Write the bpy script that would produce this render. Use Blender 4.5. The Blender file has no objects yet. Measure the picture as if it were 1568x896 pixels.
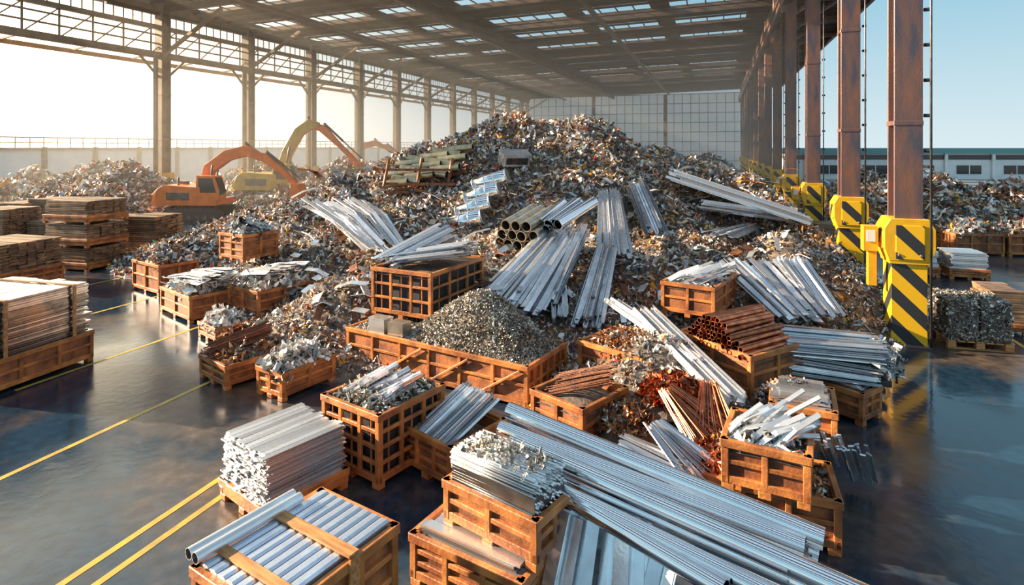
import bpy, math, random
import numpy as np
from mathutils import Vector, Matrix
random.seed(7); rng=np.random.default_rng(7)
F=900.0; CH=5.0; CU=784.0; HV=225.0   # survey camera: focal px (1568-wide frame), eye height, horizon row

# ------------------------------------------------------------------ materials
def mat(name,c1,metal=0.0,rough=0.5,c2=None,scale=4.0,stretch=(1,1,1),bump=0.0,bscale=30.0,attr_metal=False,
        lo=0.35,hi=0.65,rvar=0.0,trans=0.0,spec=0.5,detail=6.0):
    m=bpy.data.materials.new(name); m.use_nodes=True; nt=m.node_tree; N=nt.nodes; Lk=nt.links
    bs=N["Principled BSDF"]
    at_=N.new("ShaderNodeAttribute"); at_.attribute_name="Col"
    tc=N.new("ShaderNodeTexCoord"); mp=N.new("ShaderNodeMapping"); mp.inputs["Scale"].default_value=stretch
    Lk.new(tc.outputs["Object"],mp.inputs["Vector"])
    nz=N.new("ShaderNodeTexNoise"); nz.inputs["Scale"].default_value=scale; nz.inputs["Detail"].default_value=detail
    Lk.new(mp.outputs["Vector"],nz.inputs["Vector"])
    rp=N.new("ShaderNodeValToRGB"); rp.color_ramp.elements[0].position=lo; rp.color_ramp.elements[1].position=hi
    rp.color_ramp.elements[0].color=(*c1,1); rp.color_ramp.elements[1].color=(*(c2 or c1),1)
    Lk.new(nz.outputs["Fac"],rp.inputs["Fac"])
    mx=N.new("ShaderNodeMix"); mx.data_type='RGBA'; mx.blend_type='MULTIPLY'; mx.inputs["Factor"].default_value=1
    Lk.new(rp.outputs["Color"],mx.inputs["A"]); Lk.new(at_.outputs["Color"],mx.inputs["B"])
    Lk.new(mx.outputs["Result"],bs.inputs["Base Color"])
    bs.inputs["Metallic"].default_value=metal; bs.inputs["Roughness"].default_value=rough
    bs.inputs["Specular IOR Level"].default_value=spec
    if attr_metal: Lk.new(at_.outputs["Alpha"],bs.inputs["Metallic"])
    if rvar:
        mr=N.new("ShaderNodeMapRange"); mr.inputs["To Min"].default_value=max(0.03,rough-rvar); mr.inputs["To Max"].default_value=rough+rvar
        mr.inputs["From Min"].default_value=0.3; mr.inputs["From Max"].default_value=0.7
        Lk.new(nz.outputs["Fac"],mr.inputs["Value"]); Lk.new(mr.outputs["Result"],bs.inputs["Roughness"])
    if bump:
        n2=N.new("ShaderNodeTexNoise"); n2.inputs["Scale"].default_value=bscale; n2.inputs["Detail"].default_value=5
        Lk.new(mp.outputs["Vector"],n2.inputs["Vector"])
        bp=N.new("ShaderNodeBump"); bp.inputs["Strength"].default_value=bump; bp.inputs["Distance"].default_value=0.02
        Lk.new(n2.outputs["Fac"],bp.inputs["Height"]); Lk.new(bp.outputs["Normal"],bs.inputs["Normal"])
    if trans:
        out=N["Material Output"]; tr=N.new("ShaderNodeBsdfTranslucent"); tr.inputs["Color"].default_value=(*c1,1)
        ms=N.new("ShaderNodeMixShader"); ms.inputs["Fac"].default_value=trans
        Lk.new(bs.outputs["BSDF"],ms.inputs[1]); Lk.new(tr.outputs["BSDF"],ms.inputs[2]); Lk.new(ms.outputs["Shader"],out.inputs["Surface"])
    return m

M_SCRAP=mat("mixed_scrap",(1,1,1),0,0.36,(0.74,0.64,0.55),3.0,attr_metal=True)
M_ALU=mat("aluminium",(0.95,0.96,0.97),0.85,0.28,(0.76,0.78,0.81),3.0,rvar=0.08,bump=0.08,bscale=18)
M_SHEET=mat("stacked_aluminium_sheet",(0.80,0.84,0.88),0.95,0.22,(0.5,0.54,0.6),3.0,rvar=0.08)
M_POL=mat("polished_steel",(0.98,0.98,0.98),1,0.12,(0.88,0.89,0.91),2.0)
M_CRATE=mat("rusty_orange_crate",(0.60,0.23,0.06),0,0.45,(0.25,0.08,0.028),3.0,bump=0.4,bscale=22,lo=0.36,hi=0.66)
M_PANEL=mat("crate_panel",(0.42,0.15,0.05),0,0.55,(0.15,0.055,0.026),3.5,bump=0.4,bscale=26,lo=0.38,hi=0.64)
M_WOOD=mat("pallet_wood",(0.62,0.31,0.11),0,0.6,(0.34,0.14,0.05),3.0,stretch=(1,8,8),bump=0.3)
M_COPPER=mat("copper",(0.80,0.30,0.15),1,0.33,(0.45,0.14,0.07),6.0)
M_RUST=mat("rusted_steel",(0.36,0.14,0.06),0.3,0.55,(0.16,0.06,0.04),8.0,bump=0.4)
M_SOIL=mat("scrap_fines",(0.22,0.17,0.13),0.1,0.7,(0.06,0.048,0.042),6.0,bump=0.8,bscale=14)
M_YEL=mat("safety_yellow",(0.9,0.50,0.01),0,0.42,(0.75,0.38,0.01),2.0,bump=0.1)
M_STEELCOL=mat("rusty_column_steel",(0.30,0.13,0.075),0.3,0.36,(0.09,0.085,0.115),1.3,stretch=(2,2,.5),bump=0.2)
M_STEELL=mat("dusty_column_steel",(0.38,0.27,0.17),0.2,0.5,(0.24,0.18,0.12),1.2)
M_ROOF=mat("roof_sheet",(0.11,0.08,0.065),0.1,0.6,(0.07,0.055,0.05),1.0)
M_GIRD=mat("roof_girder",(0.18,0.11,0.07),0.2,0.5,(0.10,0.07,0.055),1.0)
M_WHITE=mat("white_cladding",(0.80,0.80,0.78),0,0.6,(0.68,0.70,0.70),0.5)
M_TRANS=mat("translucent_sheet",(0.92,0.96,0.97),0,0.4,(0.85,0.9,0.93),0.2,trans=0.85)
M_TEAL=mat("teal_band",(0.10,0.28,0.30),0.1,0.4)
M_GLASS=mat("dark_glass",(0.02,0.035,0.045),0,0.08)
M_ORANGE=mat("excavator_orange",(0.90,0.20,0.02),0,0.36,(0.65,0.14,0.02),2.0)
M_OLIVE=mat("excavator_yellow",(0.65,0.44,0.08),0,0.4,(0.48,0.30,0.06),2.0)
M_BLACK=mat("black_rubber_and_cavity_shade",(0.025,0.025,0.028),0.1,0.6)
M_DKMET=mat("dark_steel",(0.16,0.15,0.15),0.8,0.4,(0.08,0.07,0.07),4)
M_LINE=mat("line_paint",(0.70,0.44,0.05),0,0.45,(0.36,0.25,0.07),3.0)
M_GROUND=mat("yard_concrete",(0.38,0.35,0.31),0,0.8,(0.27,0.26,0.25),0.3)
M_PIPEOL=mat("dull_silver_tube",(0.85,0.80,0.71),0.85,0.28,(0.55,0.50,0.42),4)

def stripes():
    m=mat("hazard_stripes",(1,1,1),0,0.42); nt=m.node_tree; N=nt.nodes; L=nt.links; bs=N["Principled BSDF"]
    tc=N.new("ShaderNodeTexCoord"); sp=N.new("ShaderNodeSeparateXYZ"); L.new(tc.outputs["Object"],sp.inputs[0])
    a=N.new("ShaderNodeMath"); a.operation='ADD'; L.new(sp.outputs["X"],a.inputs[0]); L.new(sp.outputs["Y"],a.inputs[1])
    b=N.new("ShaderNodeMath"); b.operation='ADD'; L.new(a.outputs[0],b.inputs[0]); L.new(sp.outputs["Z"],b.inputs[1])
    c=N.new("ShaderNodeMath"); c.operation='MULTIPLY'; c.inputs[1].default_value=1.25; L.new(b.outputs[0],c.inputs[0])
    d=N.new("ShaderNodeMath"); d.operation='FRACT'; L.new(c.outputs[0],d.inputs[0])
    e=N.new("ShaderNodeMath"); e.operation='GREATER_THAN'; e.inputs[1].default_value=0.52; L.new(d.outputs[0],e.inputs[0])
    mx=N.new("ShaderNodeMix"); mx.data_type='RGBA'; mx.inputs["A"].default_value=(0.9,0.50,0.01,1); mx.inputs["B"].default_value=(0.03,0.03,0.035,1)
    L.new(e.outputs[0],mx.inputs["Factor"]); L.new(mx.outputs["Result"],bs.inputs["Base Color"]); return m
M_STRIPE=stripes()

def floor_mat():
    m=bpy.data.materials.new("wet_epoxy_floor"); m.use_nodes=True; nt=m.node_tree; N=nt.nodes; L=nt.links; bs=N["Principled BSDF"]
    tc=N.new("ShaderNodeTexCoord")
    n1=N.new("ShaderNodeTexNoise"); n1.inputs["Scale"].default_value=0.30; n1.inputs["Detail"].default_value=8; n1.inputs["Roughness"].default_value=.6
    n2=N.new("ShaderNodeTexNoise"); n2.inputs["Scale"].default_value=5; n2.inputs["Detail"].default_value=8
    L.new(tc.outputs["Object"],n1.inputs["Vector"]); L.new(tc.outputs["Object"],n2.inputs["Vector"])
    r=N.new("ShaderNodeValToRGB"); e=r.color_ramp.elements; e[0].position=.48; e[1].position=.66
    e[0].color=(0.010,0.032,0.060,1); e[1].color=(0.13,0.085,0.055,1); L.new(n1.outputs["Fac"],r.inputs["Fac"])  # warm tan noise patches paint sunlight into the dark floor colour
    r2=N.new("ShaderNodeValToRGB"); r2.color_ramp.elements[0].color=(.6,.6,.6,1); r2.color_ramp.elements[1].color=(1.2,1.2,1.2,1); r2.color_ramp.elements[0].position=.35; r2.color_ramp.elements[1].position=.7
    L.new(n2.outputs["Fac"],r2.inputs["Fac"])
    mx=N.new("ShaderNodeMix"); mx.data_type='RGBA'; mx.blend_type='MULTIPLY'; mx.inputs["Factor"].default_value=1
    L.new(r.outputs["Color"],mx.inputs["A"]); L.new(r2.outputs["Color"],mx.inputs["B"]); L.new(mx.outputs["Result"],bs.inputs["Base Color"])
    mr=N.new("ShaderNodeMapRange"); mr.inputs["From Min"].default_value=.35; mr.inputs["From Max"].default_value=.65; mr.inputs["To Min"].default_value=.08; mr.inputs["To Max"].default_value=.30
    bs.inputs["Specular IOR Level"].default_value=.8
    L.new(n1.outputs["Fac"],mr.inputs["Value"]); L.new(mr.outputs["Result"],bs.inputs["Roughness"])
    bp=N.new("ShaderNodeBump"); bp.inputs["Strength"].default_value=.14; bp.inputs["Distance"].default_value=.02
    L.new(n2.outputs["Fac"],bp.inputs["Height"]); L.new(bp.outputs["Normal"],bs.inputs["Normal"]); return m
M_FLOOR=floor_mat()

# ------------------------------------------------------------------ mesh builder
class B:
    def __init__(s): s.V=[];s.C=[];s.Fc=[];s.n=0
    def add(s,v,fs,m=0,col=None,smooth=False):
        v=np.asarray(v,float).reshape(-1,3)
        if col is None: c=np.ones((len(v),4))
        else:
            c=np.asarray(col,float)
            if c.ndim==1:
                if len(c)==3: c=np.append(c,1)
                c=np.tile(c,(len(v),1))
        s.V.append(v); s.C.append(c)
        for f in fs:
            f=np.asarray(f,int)
            if f.ndim==1: f=f[None,:]
            s.Fc.append((f+s.n,m,smooth))
        s.n+=len(v)
    def box(s,c,d,m=0,rz=0.0,col=None,R=None):
        x,y,z=[q/2 for q in d]
        v=np.array([[-x,-y,-z],[x,-y,-z],[x,y,-z],[-x,y,-z],[-x,-y,z],[x,-y,z],[x,y,z],[-x,y,z]])
        if R is None:
            ca,sa=math.cos(rz),math.sin(rz); R=np.array([[ca,-sa,0],[sa,ca,0],[0,0,1]])
        v=v@np.array(R).T+np.array(c)
        s.add(v,[np.array([[0,3,2,1],[4,5,6,7],[0,1,5,4],[1,2,6,5],[2,3,7,6],[3,0,4,7]])],m,col)
    def sweep(s,pts,prof,m=0,up=(0,0,1),col=None,smooth=False,cap=True,scales=None,closed=True):
        pts=np.asarray(pts,float); prof=np.asarray(prof,float); n=len(pts); k=len(prof); V=[]
        for i in range(n):
            d=pts[min(i+1,n-1)]-pts[max(i-1,0)]; d/=np.linalg.norm(d)+1e-9
            u=np.array(up,float)
            if abs(d@u)>.98*np.linalg.norm(u): u=np.array([0,1.,0.01])
            sd=np.cross(d,u); sd/=np.linalg.norm(sd); u2=np.cross(sd,d)
            sc=1 if scales is None else scales[i]
            V.append(pts[i]+prof[:,:1]*sd*sc+prof[:,1:]*u2*sc)
        V=np.concatenate(V); fs=[]
        kk=k if closed else k-1
        q=[[i*k+j,i*k+(j+1)%k,(i+1)*k+(j+1)%k,(i+1)*k+j] for i in range(n-1) for j in range(kk)]
        s.add(V,[np.array(q)]+([np.arange(k)[::-1],np.arange(k)+(n-1)*k] if cap else []),m,col,False)
        if smooth:
            f,mm,_=s.Fc[-3 if cap else -1]; s.Fc[-3 if cap else -1]=(f,mm,True)
    def beam(s,p0,p1,w,h,m=0,up=(0,0,1),col=None):
        s.sweep([p0,p1],[(-w/2,-h/2),(w/2,-h/2),(w/2,h/2),(-w/2,h/2)],m,up,col)
    def rod(s,p0,p1,r,n=8,m=0,col=None,r2=None):
        a=np.arange(n)*2*math.pi/n; pr=np.stack([np.cos(a)*r,np.sin(a)*r],1)
        s.sweep([p0,p1],pr,m,(0,0,1),col,True,True,None if r2 is None else [1,r2/r])
    def tube(s,p0,p1,r,n=14,m=0,col=None,th=0.1):
        a=np.arange(n)*2*math.pi/n; pr=np.stack([np.cos(a)*r,np.sin(a)*r],1)
        s.sweep([p0,p1],pr,m,(0,0,1),col,True,False)
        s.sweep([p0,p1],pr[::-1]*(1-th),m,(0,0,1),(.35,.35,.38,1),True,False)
        for P,sgn in ((p0,1),(p1,-1)):
            P=np.asarray(P,float); d=np.asarray(p1,float)-np.asarray(p0,float); d/=np.linalg.norm(d); u=np.array([0,0,1.])
            if abs(d@u)>.98: u=np.array([0,1.,0.01])
            sd=np.cross(d,u); sd/=np.linalg.norm(sd); u2=np.cross(sd,d)
            o=P+pr[:,:1]*sd+pr[:,1:]*u2; i_=P+(pr[:,:1]*sd+pr[:,1:]*u2)*(1-th)
            s.add(np.concatenate([o,i_]),[np.array([[j,(j+1)%n,n+(j+1)%n,n+j] for j in range(n)])],m,col)
    def prism(s,outline,y0,y1,m=0,col=None,M=None):
        k=len(outline); v=np.array([[x,y0,z] for x,z in outline]+[[x,y1,z] for x,z in outline],float)
        s.add(v,[np.array([[i,(i+1)%k,k+(i+1)%k,k+i] for i in range(k)]),np.arange(k)[::-1],np.arange(k)+k],m,col)
    def build(s,name,mats,matrix=None,parent=None,bevel=0.0):
        me=bpy.data.meshes.new(name)
        V=np.concatenate(s.V); C=np.concatenate(s.C)
        li=np.concatenate([f.ravel() for f,_,_ in s.Fc]); lt=np.concatenate([np.full(len(f),f.shape[1]) for f,_,_ in s.Fc])
        mi=np.concatenate([np.full(len(f),m) for f,m,_ in s.Fc]); sm=np.concatenate([np.full(len(f),b) for f,_,b in s.Fc])
        me.vertices.add(len(V)); me.vertices.foreach_set("co",V.ravel().astype(np.float32))
        me.loops.add(len(li)); me.loops.foreach_set("vertex_index",li.astype(np.int32))
        me.polygons.add(len(lt)); ls=np.concatenate([[0],np.cumsum(lt)[:-1]]); me.polygons.foreach_set("loop_start",ls.astype(np.int32))
        me.update(calc_edges=True)
        me.polygons.foreach_set("material_index",mi.astype(np.int32)); me.polygons.foreach_set("use_smooth",sm.astype(bool))
        a=me.attributes.new("Col",'FLOAT_COLOR','POINT'); a.data.foreach_set("color",C.ravel().astype(np.float32))
        for m in mats: me.materials.append(m)
        me.validate()
        o=bpy.data.objects.new(name,me); bpy.context.scene.collection.objects.link(o)
        if parent is not None: o.parent=parent
        if matrix is not None: o.matrix_local=matrix
        if bevel:
            md=o.modifiers.new("bevel",'BEVEL'); md.width=bevel; md.segments=1; md.limit_method='ANGLE'
        return o

# ------------------------------------------------------------------ survey helpers
def at(u,v,z): y=(CH-z)*F/(v-HV); return np.array([(u-CU)/F*y,y,z])
def atd(u,v,y): return np.array([(u-CU)/F*y,y,CH-(v-HV)*y/F])
ca,sa=0.944,0.331
def W(a,p,z): return np.array([sa*a+ca*p, ca*a-sa*p, z])
HR=math.atan2(-sa,ca)   # rotation of local X onto the hall's cross axis

# ------------------------------------------------------------------ debris
def make_templates():
    T=[]; r=np.random.default_rng(3)
    g=np.linspace(-.5,.5,3); X,Y=np.meshgrid(g,g)
    q3=np.array([[j*3+i,j*3+i+1,(j+1)*3+i+1,(j+1)*3+i] for j in range(2) for i in range(2)])
    for k in range(6):
        asp=r.uniform(.4,1); v=np.stack([X.ravel()+r.normal(0,.07,9),Y.ravel()*asp+r.normal(0,.05,9),r.normal(0,.13,9)],1); T.append((v,[q3]))
    for k in range(4):
        n=6; t=np.linspace(-.8,.8,n); z=np.cumsum(r.normal(0,.12,n)); w=r.uniform(.05,.13); y=np.cumsum(r.normal(0,.05,n))
        v=np.concatenate([np.stack([t,y-w,z],1),np.stack([t,y+w,z+r.normal(0,.04,n)],1)])
        T.append((v,[np.array([[i,i+1,n+i+1,n+i] for i in range(n-1)])]))
    bx=np.array([[0,3,2,1],[4,5,6,7],[0,1,5,4],[1,2,6,5],[2,3,7,6],[3,0,4,7]])
    for d in ((.8,.4,.2),(.45,.45,.3),(1.1,.12,.1),(.7,.6,.06)):
        x,y,z=[q/2 for q in d]; v=np.array([[-x,-y,-z],[x,-y,-z],[x,y,-z],[-x,y,-z],[-x,-y,z],[x,-y,z],[x,y,z],[-x,y,z]])+r.normal(0,.03,(8,3)); T.append((v,[bx]))
    for rr,L in ((.16,1.1),(.22,.5)):
        n=8; a=np.arange(n)*2*math.pi/n; v=np.concatenate([np.stack([np.full(n,-L/2),np.cos(a)*rr,np.sin(a)*rr],1),np.stack([np.full(n,L/2),np.cos(a)*rr,np.sin(a)*rr],1)])
        fs=[np.array([[i,(i+1)%n,n+(i+1)%n,n+i] for i in range(n)])]
        if L<1: fs+=[np.array([list(range(n))[::-1]]),np.array([[n+i for i in range(n)]])]
        T.append((v,fs))
    for k in range(3):
        n=11; t=np.linspace(0,r.uniform(4,9),n); w=.04+.03*k; v0=np.stack([np.cos(t)*.3,np.sin(t)*.3,t*.06],1)
        v=np.concatenate([v0,v0+[0,0,w*1.6]]); T.append((v,[np.array([[i,i+1,n+i+1,n+i] for i in range(n-1)])]))
    x=.6;T.append((np.array([[-x,0,.2],[-x,0,0],[-x,.2,0],[x,0,.2],[x,0,0],[x,.2,0]]),[np.array([[0,1,4,3],[1,2,5,4]])]))
    return T
TPL=make_templates()
def pal(*items):
    c=np.array([i[0] for i in items],float); w=np.array([i[1] for i in items],float); return c,w/w.sum()
PAL_MIX=pal(((.80,.81,.83,.8),25),((.50,.51,.53,.8),18),((.16,.15,.16,.5),8),((.42,.19,.10,.1),10),((.60,.33,.17,.2),9),((.26,.13,.08,.1),7),
            ((.72,.62,.50,.1),12),((.88,.87,.85,0),9),((.12,.24,.40,.1),2.6),((.66,.08,.04,0),1.8),((.85,.42,.03,0),3),((.15,.27,.16,0),1),((.76,.57,.32,.7),5))
PAL_COOL=pal(((.65,.68,.72,.9),24),((.38,.4,.44,1),20),((.14,.14,.16,.6),12),((.40,.18,.09,.2),10),((.8,.8,.78,0),7),((.55,.3,.15,.3),6),((.1,.2,.3,.2),3),((.6,.5,.4,.1),6))
PAL_SILV=pal(((.85,.87,.9,.9),5),((.6,.62,.65,1),4),((.38,.4,.42,1),3),((.92,.92,.9,0),2))
PAL_SHAV=pal(((.60,.56,.49,.8),5),((.42,.40,.37,.9),5),((.76,.73,.68,.8),4),((.2,.19,.18,.7),2))
PAL_COP=pal(((.72,.25,.12,1),5),((.5,.15,.07,1),4),((.85,.40,.23,1),3),((.3,.1,.06,.6),2))
PAL_WHITE=pal(((.9,.9,.86,0),5),((.8,.82,.84,.8),4),((.9,.92,.94,.8),3),((.5,.5,.5,.6),2))
PAL_BRN=pal(((.45,.17,.06,.3),5),((.6,.3,.13,.5),4),((.6,.57,.53,.9),3),((.18,.11,.08,.3),2))
def scatter(b,P,size,palette,m=0,tilt=1.0,only=None):
    n=len(P)
    if n==0: return
    q=rng.normal(0,1,(n,4)); q[:,1:3]*=tilt; q/=np.linalg.norm(q,axis=1)[:,None]; w,x,y,z=q.T
    R=np.stack([1-2*(y*y+z*z),2*(x*y-w*z),2*(x*z+w*y),2*(x*y+w*z),1-2*(x*x+z*z),2*(y*z-w*x),2*(x*z-w*y),2*(y*z+w*x),1-2*(x*x+y*y)],1).reshape(n,3,3)
    ids=np.array(only) if only is not None else np.arange(len(TPL))
    ch=rng.choice(ids,n); c,wt=palette; col=c[rng.choice(len(c),n,p=wt)].copy(); col[:,:3]*=rng.uniform(.65,1.3,(n,1)); col=np.clip(col,0,1)
    for t in ids:
        idx=np.where(ch==t)[0]
        if len(idx)==0: continue
        v,fs=TPL[t]; k=len(v)
        V=np.einsum('nij,kj->nki',R[idx],v)*size[idx][:,None,None]+P[idx][:,None,:]
        off=(np.arange(len(idx))*k)[:,None,None]
        b.add(V.reshape(-1,3),[(f[None]+off).reshape(-1,f.shape[1]) for f in fs],m,np.repeat(col[idx],k,axis=0))

ph=rng.uniform(0,6.28,(14,)); dr=rng.uniform(0,6.28,(14,)); fr=np.geomspace(.35,2.6,14)
def nz(x,y):
    s=0
    for i in range(14): s=s+np.sin((x*np.cos(dr[i])+y*np.sin(dr[i]))*fr[i]*2+ph[i])/(1+fr[i]*1.3)
    return s*.16
def cones(cs,x,y,amp=.9):
    acc=0
    for cx,cy,h,r in cs:
        t=np.sqrt(((x-cx)**2+(y-cy)**2)/r**2+.003)
        acc=acc+np.maximum(0,h*(1.055*(1-t)))**12
    h=acc**(1/12)
    h=h+nz(x,y)*amp*np.clip(h/1.2,0,1)
    return np.maximum(h,0)
def mound(name,cs,bbox,n,sizef,palette,lim=None,res=.35,amp=.9):
    x0,x1,y0,y1=bbox
    def H(x,y):
        h=cones(cs,x,y,amp)
        if lim is not None: h=np.clip(np.minimum(h,lim(x,y)),0,None)
        return h
    b=B(); nx=int((x1-x0)/res)+1; ny=int((y1-y0)/res)+1
    X,Y=np.meshgrid(np.linspace(x0,x1,nx),np.linspace(y0,y1,ny)); Z=H(X,Y)
    V=np.stack([X.ravel(),Y.ravel(),Z.ravel()-.04],1)
    i,j=np.meshgrid(np.arange(nx-1),np.arange(ny-1)); k=(j*nx+i).ravel()
    q=np.stack([k,k+1,k+nx+1,k+nx],1); zz=Z.ravel(); keep=(zz[q].max(1)>.05); b.add(V,[q[keep]],1,None,True)
    P=np.stack([rng.uniform(x0,x1,n*3),rng.uniform(y0,y1,n*3)],1)
    h=H(P[:,0],P[:,1]); ok=h>.04
    sz=sizef(P[:,1])*rng.uniform(.5,1.7,len(P))
    pr=np.clip((sizef(P[:,1].min())/sizef(P[:,1]))**1.3,0,1); ok&=rng.random(len(P))<pr
    P=P[ok];h=h[ok];sz=sz[ok]
    if len(P)>n: P=P[:n];h=h[:n];sz=sz[:n]
    P3=np.stack([P[:,0],P[:,1],h+rng.uniform(-.1,.35,len(P))*sz],1)
    P3[:,2]=np.maximum(P3[:,2],sz*.3)
    scatter(b,P3,sz,palette,0)
    return b.build(name,[M_SCRAP,M_SOIL]),H

# main pile
MAIN=[(3.9,30,6.1,12.8),(-.0,31.5,6.9,12.6),(-4.5,30,4.9,10.5),(-8.5,28.5,3.1,8),(-11.8,27.5,2.0,6),(-4.6,22.5,2.7,7),(-4.0,15.7,1.6,3.3),
      (0,18.8,2.3,6.5),(6,19.5,2.1,6),(8.4,18.2,2.35,3.9),(2.9,11.4,1.0,2.9),(7.6,29.5,4.8,10.5),(11,27,3.2,9)]
def lim(x,y): return (5.6-(ca*x-sa*y))*.9
pile,PH=mound("scrap_metal_pile",MAIN,(-18,16,8,45),115000,lambda y:.0078*y,PAL_MIX,lim)
def onp(u,v,dz=0.0):
    y=8.0
    while y<60:
        x=(u-CU)/F*y; z=CH-(v-HV)*y/F
        if z<=PH(np.array([x]),np.array([y]))[0]+.02: return np.array([x,y,max(z,0)+dz])
        y+=.1
    return atd(u,v,30)

mound("distant_scrap_heap",[(-29,44,3.5,7),(-33.5,48,3.4,8),(-40,50,3.0,7)],(-48,-20,34,60),8000,lambda y:.0095*y,PAL_MIX,res=.7)
mound("distant_scrap_heap",[(-21,54,3.2,8),(-14,51,3.6,9),(-9,55,4.6,11),(-27,62,3.2,8)],(-36,3,40,72),10000,lambda y:.0095*y,PAL_MIX,res=.7)
mound("distant_scrap_heap",[(16,50,4.4,11),(22,58,3.8,9)],(5,32,38,68),6000,lambda y:.0095*y,PAL_COOL,res=.7,lim=lambda x,y:(4.2-(ca*x-sa*y))*.9)
mound("yard_scrap_heap",[(22.5,39,3.6,6.5),(20.5,36,2.2,4)],(15,30,31,47),6000,lambda y:.0095*y,PAL_MIX,res=.6,lim=lambda x,y:((ca*x-sa*y)-5.3)*.9)
mound("yard_scrap_heap",[(25.5,35,3.1,5.5),(30.5,35.5,3.0,6),(33,47,3.5,5)],(18,39,28,53),8000,lambda y:.0095*y,PAL_MIX,res=.6)

# ------------------------------------------------------------------ crates + contents
def crate_body(b,l1,l2,h,nx=2,nz_=1,lattice=False,feet=True):
    x,y=l1/2,l2/2; t=.08; f=.09 if feet else 0
    b.box((0,0,f+.03),(l1-.04,l2-.04,.05),1)
    for sx in (-1,1):
        for sy in (-1,1):
            g=random.uniform(.75,1.1); b.box((sx*(x-.045),sy*(y-.045),(h+f)/2),(.09,.09,h-f),0,0,(g,g,g,1))
    if feet:
        for sx in (-1,0,1):
            for sy in (-1,1): b.box((sx*(x-.08),sy*(y-.07),f/2),(.15,.13,f),0)
    def side(L,tr):
        def bx(cx,cz,dx,dz,dep,m,off=0.0): tr(b,cx,cz,dx,dz,dep,m,off)
        bx(0,h-.05,L+.02,.10,.075,0,.015); bx(0,f+.05,L,.10,.06,0)
        for k in range(1,nz_+1):
            zc=f+.05+(h-f-.1)*k/(nz_+1); bx(0,zc,L-.1,.06,.05,0)
        for k in range(1,nx):
            bx(-L/2+L*k/nx,(h+f)/2,.075,h-f-.12,.055,0,.004)
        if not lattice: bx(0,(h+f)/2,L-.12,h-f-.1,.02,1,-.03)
        else:
            bx(0,(h+f)/2,L-.12,h-f-.1,.015,2,-.09)  # black backing sheet paints the shade of the open crate cavities
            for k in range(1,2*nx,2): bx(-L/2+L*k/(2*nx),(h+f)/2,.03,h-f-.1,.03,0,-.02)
    def cg(): g=random.uniform(.7,1.15); return (g,g*random.uniform(.93,1.03),g,1)
    def fr_(b,cx,cz,dx,dz,dep,m,off): b.box((cx,-y+.035-off,cz),(dx,dep,dz),m,0,cg())
    def bk(b,cx,cz,dx,dz,dep,m,off): b.box((cx,y-.035+off,cz),(dx,dep,dz),m,0,cg())
    def lf(b,cx,cz,dx,dz,dep,m,off): b.box((-x+.035-off,cx,cz),(dep,dx,dz),m,0,cg())
    def rt(b,cx,cz,dx,dz,dep,m,off): b.box((x-.035+off,cx,cz),(dep,dx,dz),m,0,cg())
    side(l1,fr_);side(l1,bk);side(l2,lf);side(l2,rt)

def frame(N,L,R,zt,zb,mind=.7):
    n,l,r=[at(*q,zt)[:2] for q in (N,L,R)]; e=n-l; l1=np.linalg.norm(e); X=e/l1; Y=np.array([-X[1],X[0]]); l2=max(mind,float((r-n)@Y))
    c=l+X*l1/2+Y*l2/2
    M=Matrix(((X[0],Y[0],0,c[0]),(X[1],Y[1],0,c[1]),(0,0,1,zb),(0,0,0,1)))
    return M,l1,l2,zt-zb
def planks(b,l1,l2,z0,z1,axis=0,w=.12,t=.03,jit=.05,m=0,dark=.5,over=.0):
    z=z0
    La,Lb=(l1,l2) if axis==0 else (l2,l1)
    while z<z1:
        k=max(1,int(Lb/w)); sh=random.uniform(-jit,jit)*.5
        for i in range(k):
            c=(i+.5)*Lb/k-Lb/2; L=La+over-random.uniform(0,jit*2); o=random.uniform(-jit,jit)+sh; tt=t*random.uniform(.75,1.0)
            g=random.uniform(dark,1.15); col=(g,g,g*1.02,1); rz=random.uniform(-.02,.02)
            if axis==0: b.box((o,c,z+tt/2),(L,Lb/k*.94,tt),m,rz,col)
            else: b.box((c,o,z+tt/2),(Lb/k*.94,L,tt),m,rz,col)
        z+=t*1.05
def heap(b,l1,l2,z0,hh,n,size,palette,m=0,only=None,flat=1.0):
    P=np.stack([rng.uniform(-.5,.5,n)*(l1-.06),rng.uniform(-.5,.5,n)*(l2-.06)],1)
    d=np.maximum(0,(1-(2*P[:,0]/l1)**2)*(1-(2*P[:,1]/l2)**2))**.7
    z=z0+hh*d; s=size*rng.uniform(.5,1.6,n)
    scatter(b,np.stack([P[:,0]*.95,P[:,1]*.95,z+rng.uniform(-.3,.4,n)*s],1),s,palette,m,flat,only)
def heapbase(b,l1,l2,z0,hh,m):
    n=13; g=np.linspace(-.5,.5,n); X,Y=np.meshgrid(g*(l1-.05),g*(l2-.05)); d=np.maximum(0,(1-(2*X/l1)**2)*(1-(2*Y/l2)**2))**.7
    V=np.stack([X.ravel(),Y.ravel(),(z0+hh*d).ravel()-.02],1); q=np.array([[j*n+i,j*n+i+1,(j+1)*n+i+1,(j+1)*n+i] for j in range(n-1) for i in range(n-1)])
    b.add(V,[q],m,None,True)
CH_PROF=lambda w,h,t:[(-w/2,-h/2),(w/2,-h/2),(w/2,h/2),(w/2-t,h/2),(w/2-t,-h/2+t),(-w/2+t,-h/2+t),(-w/2+t,h/2),(-w/2,h/2)]
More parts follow.
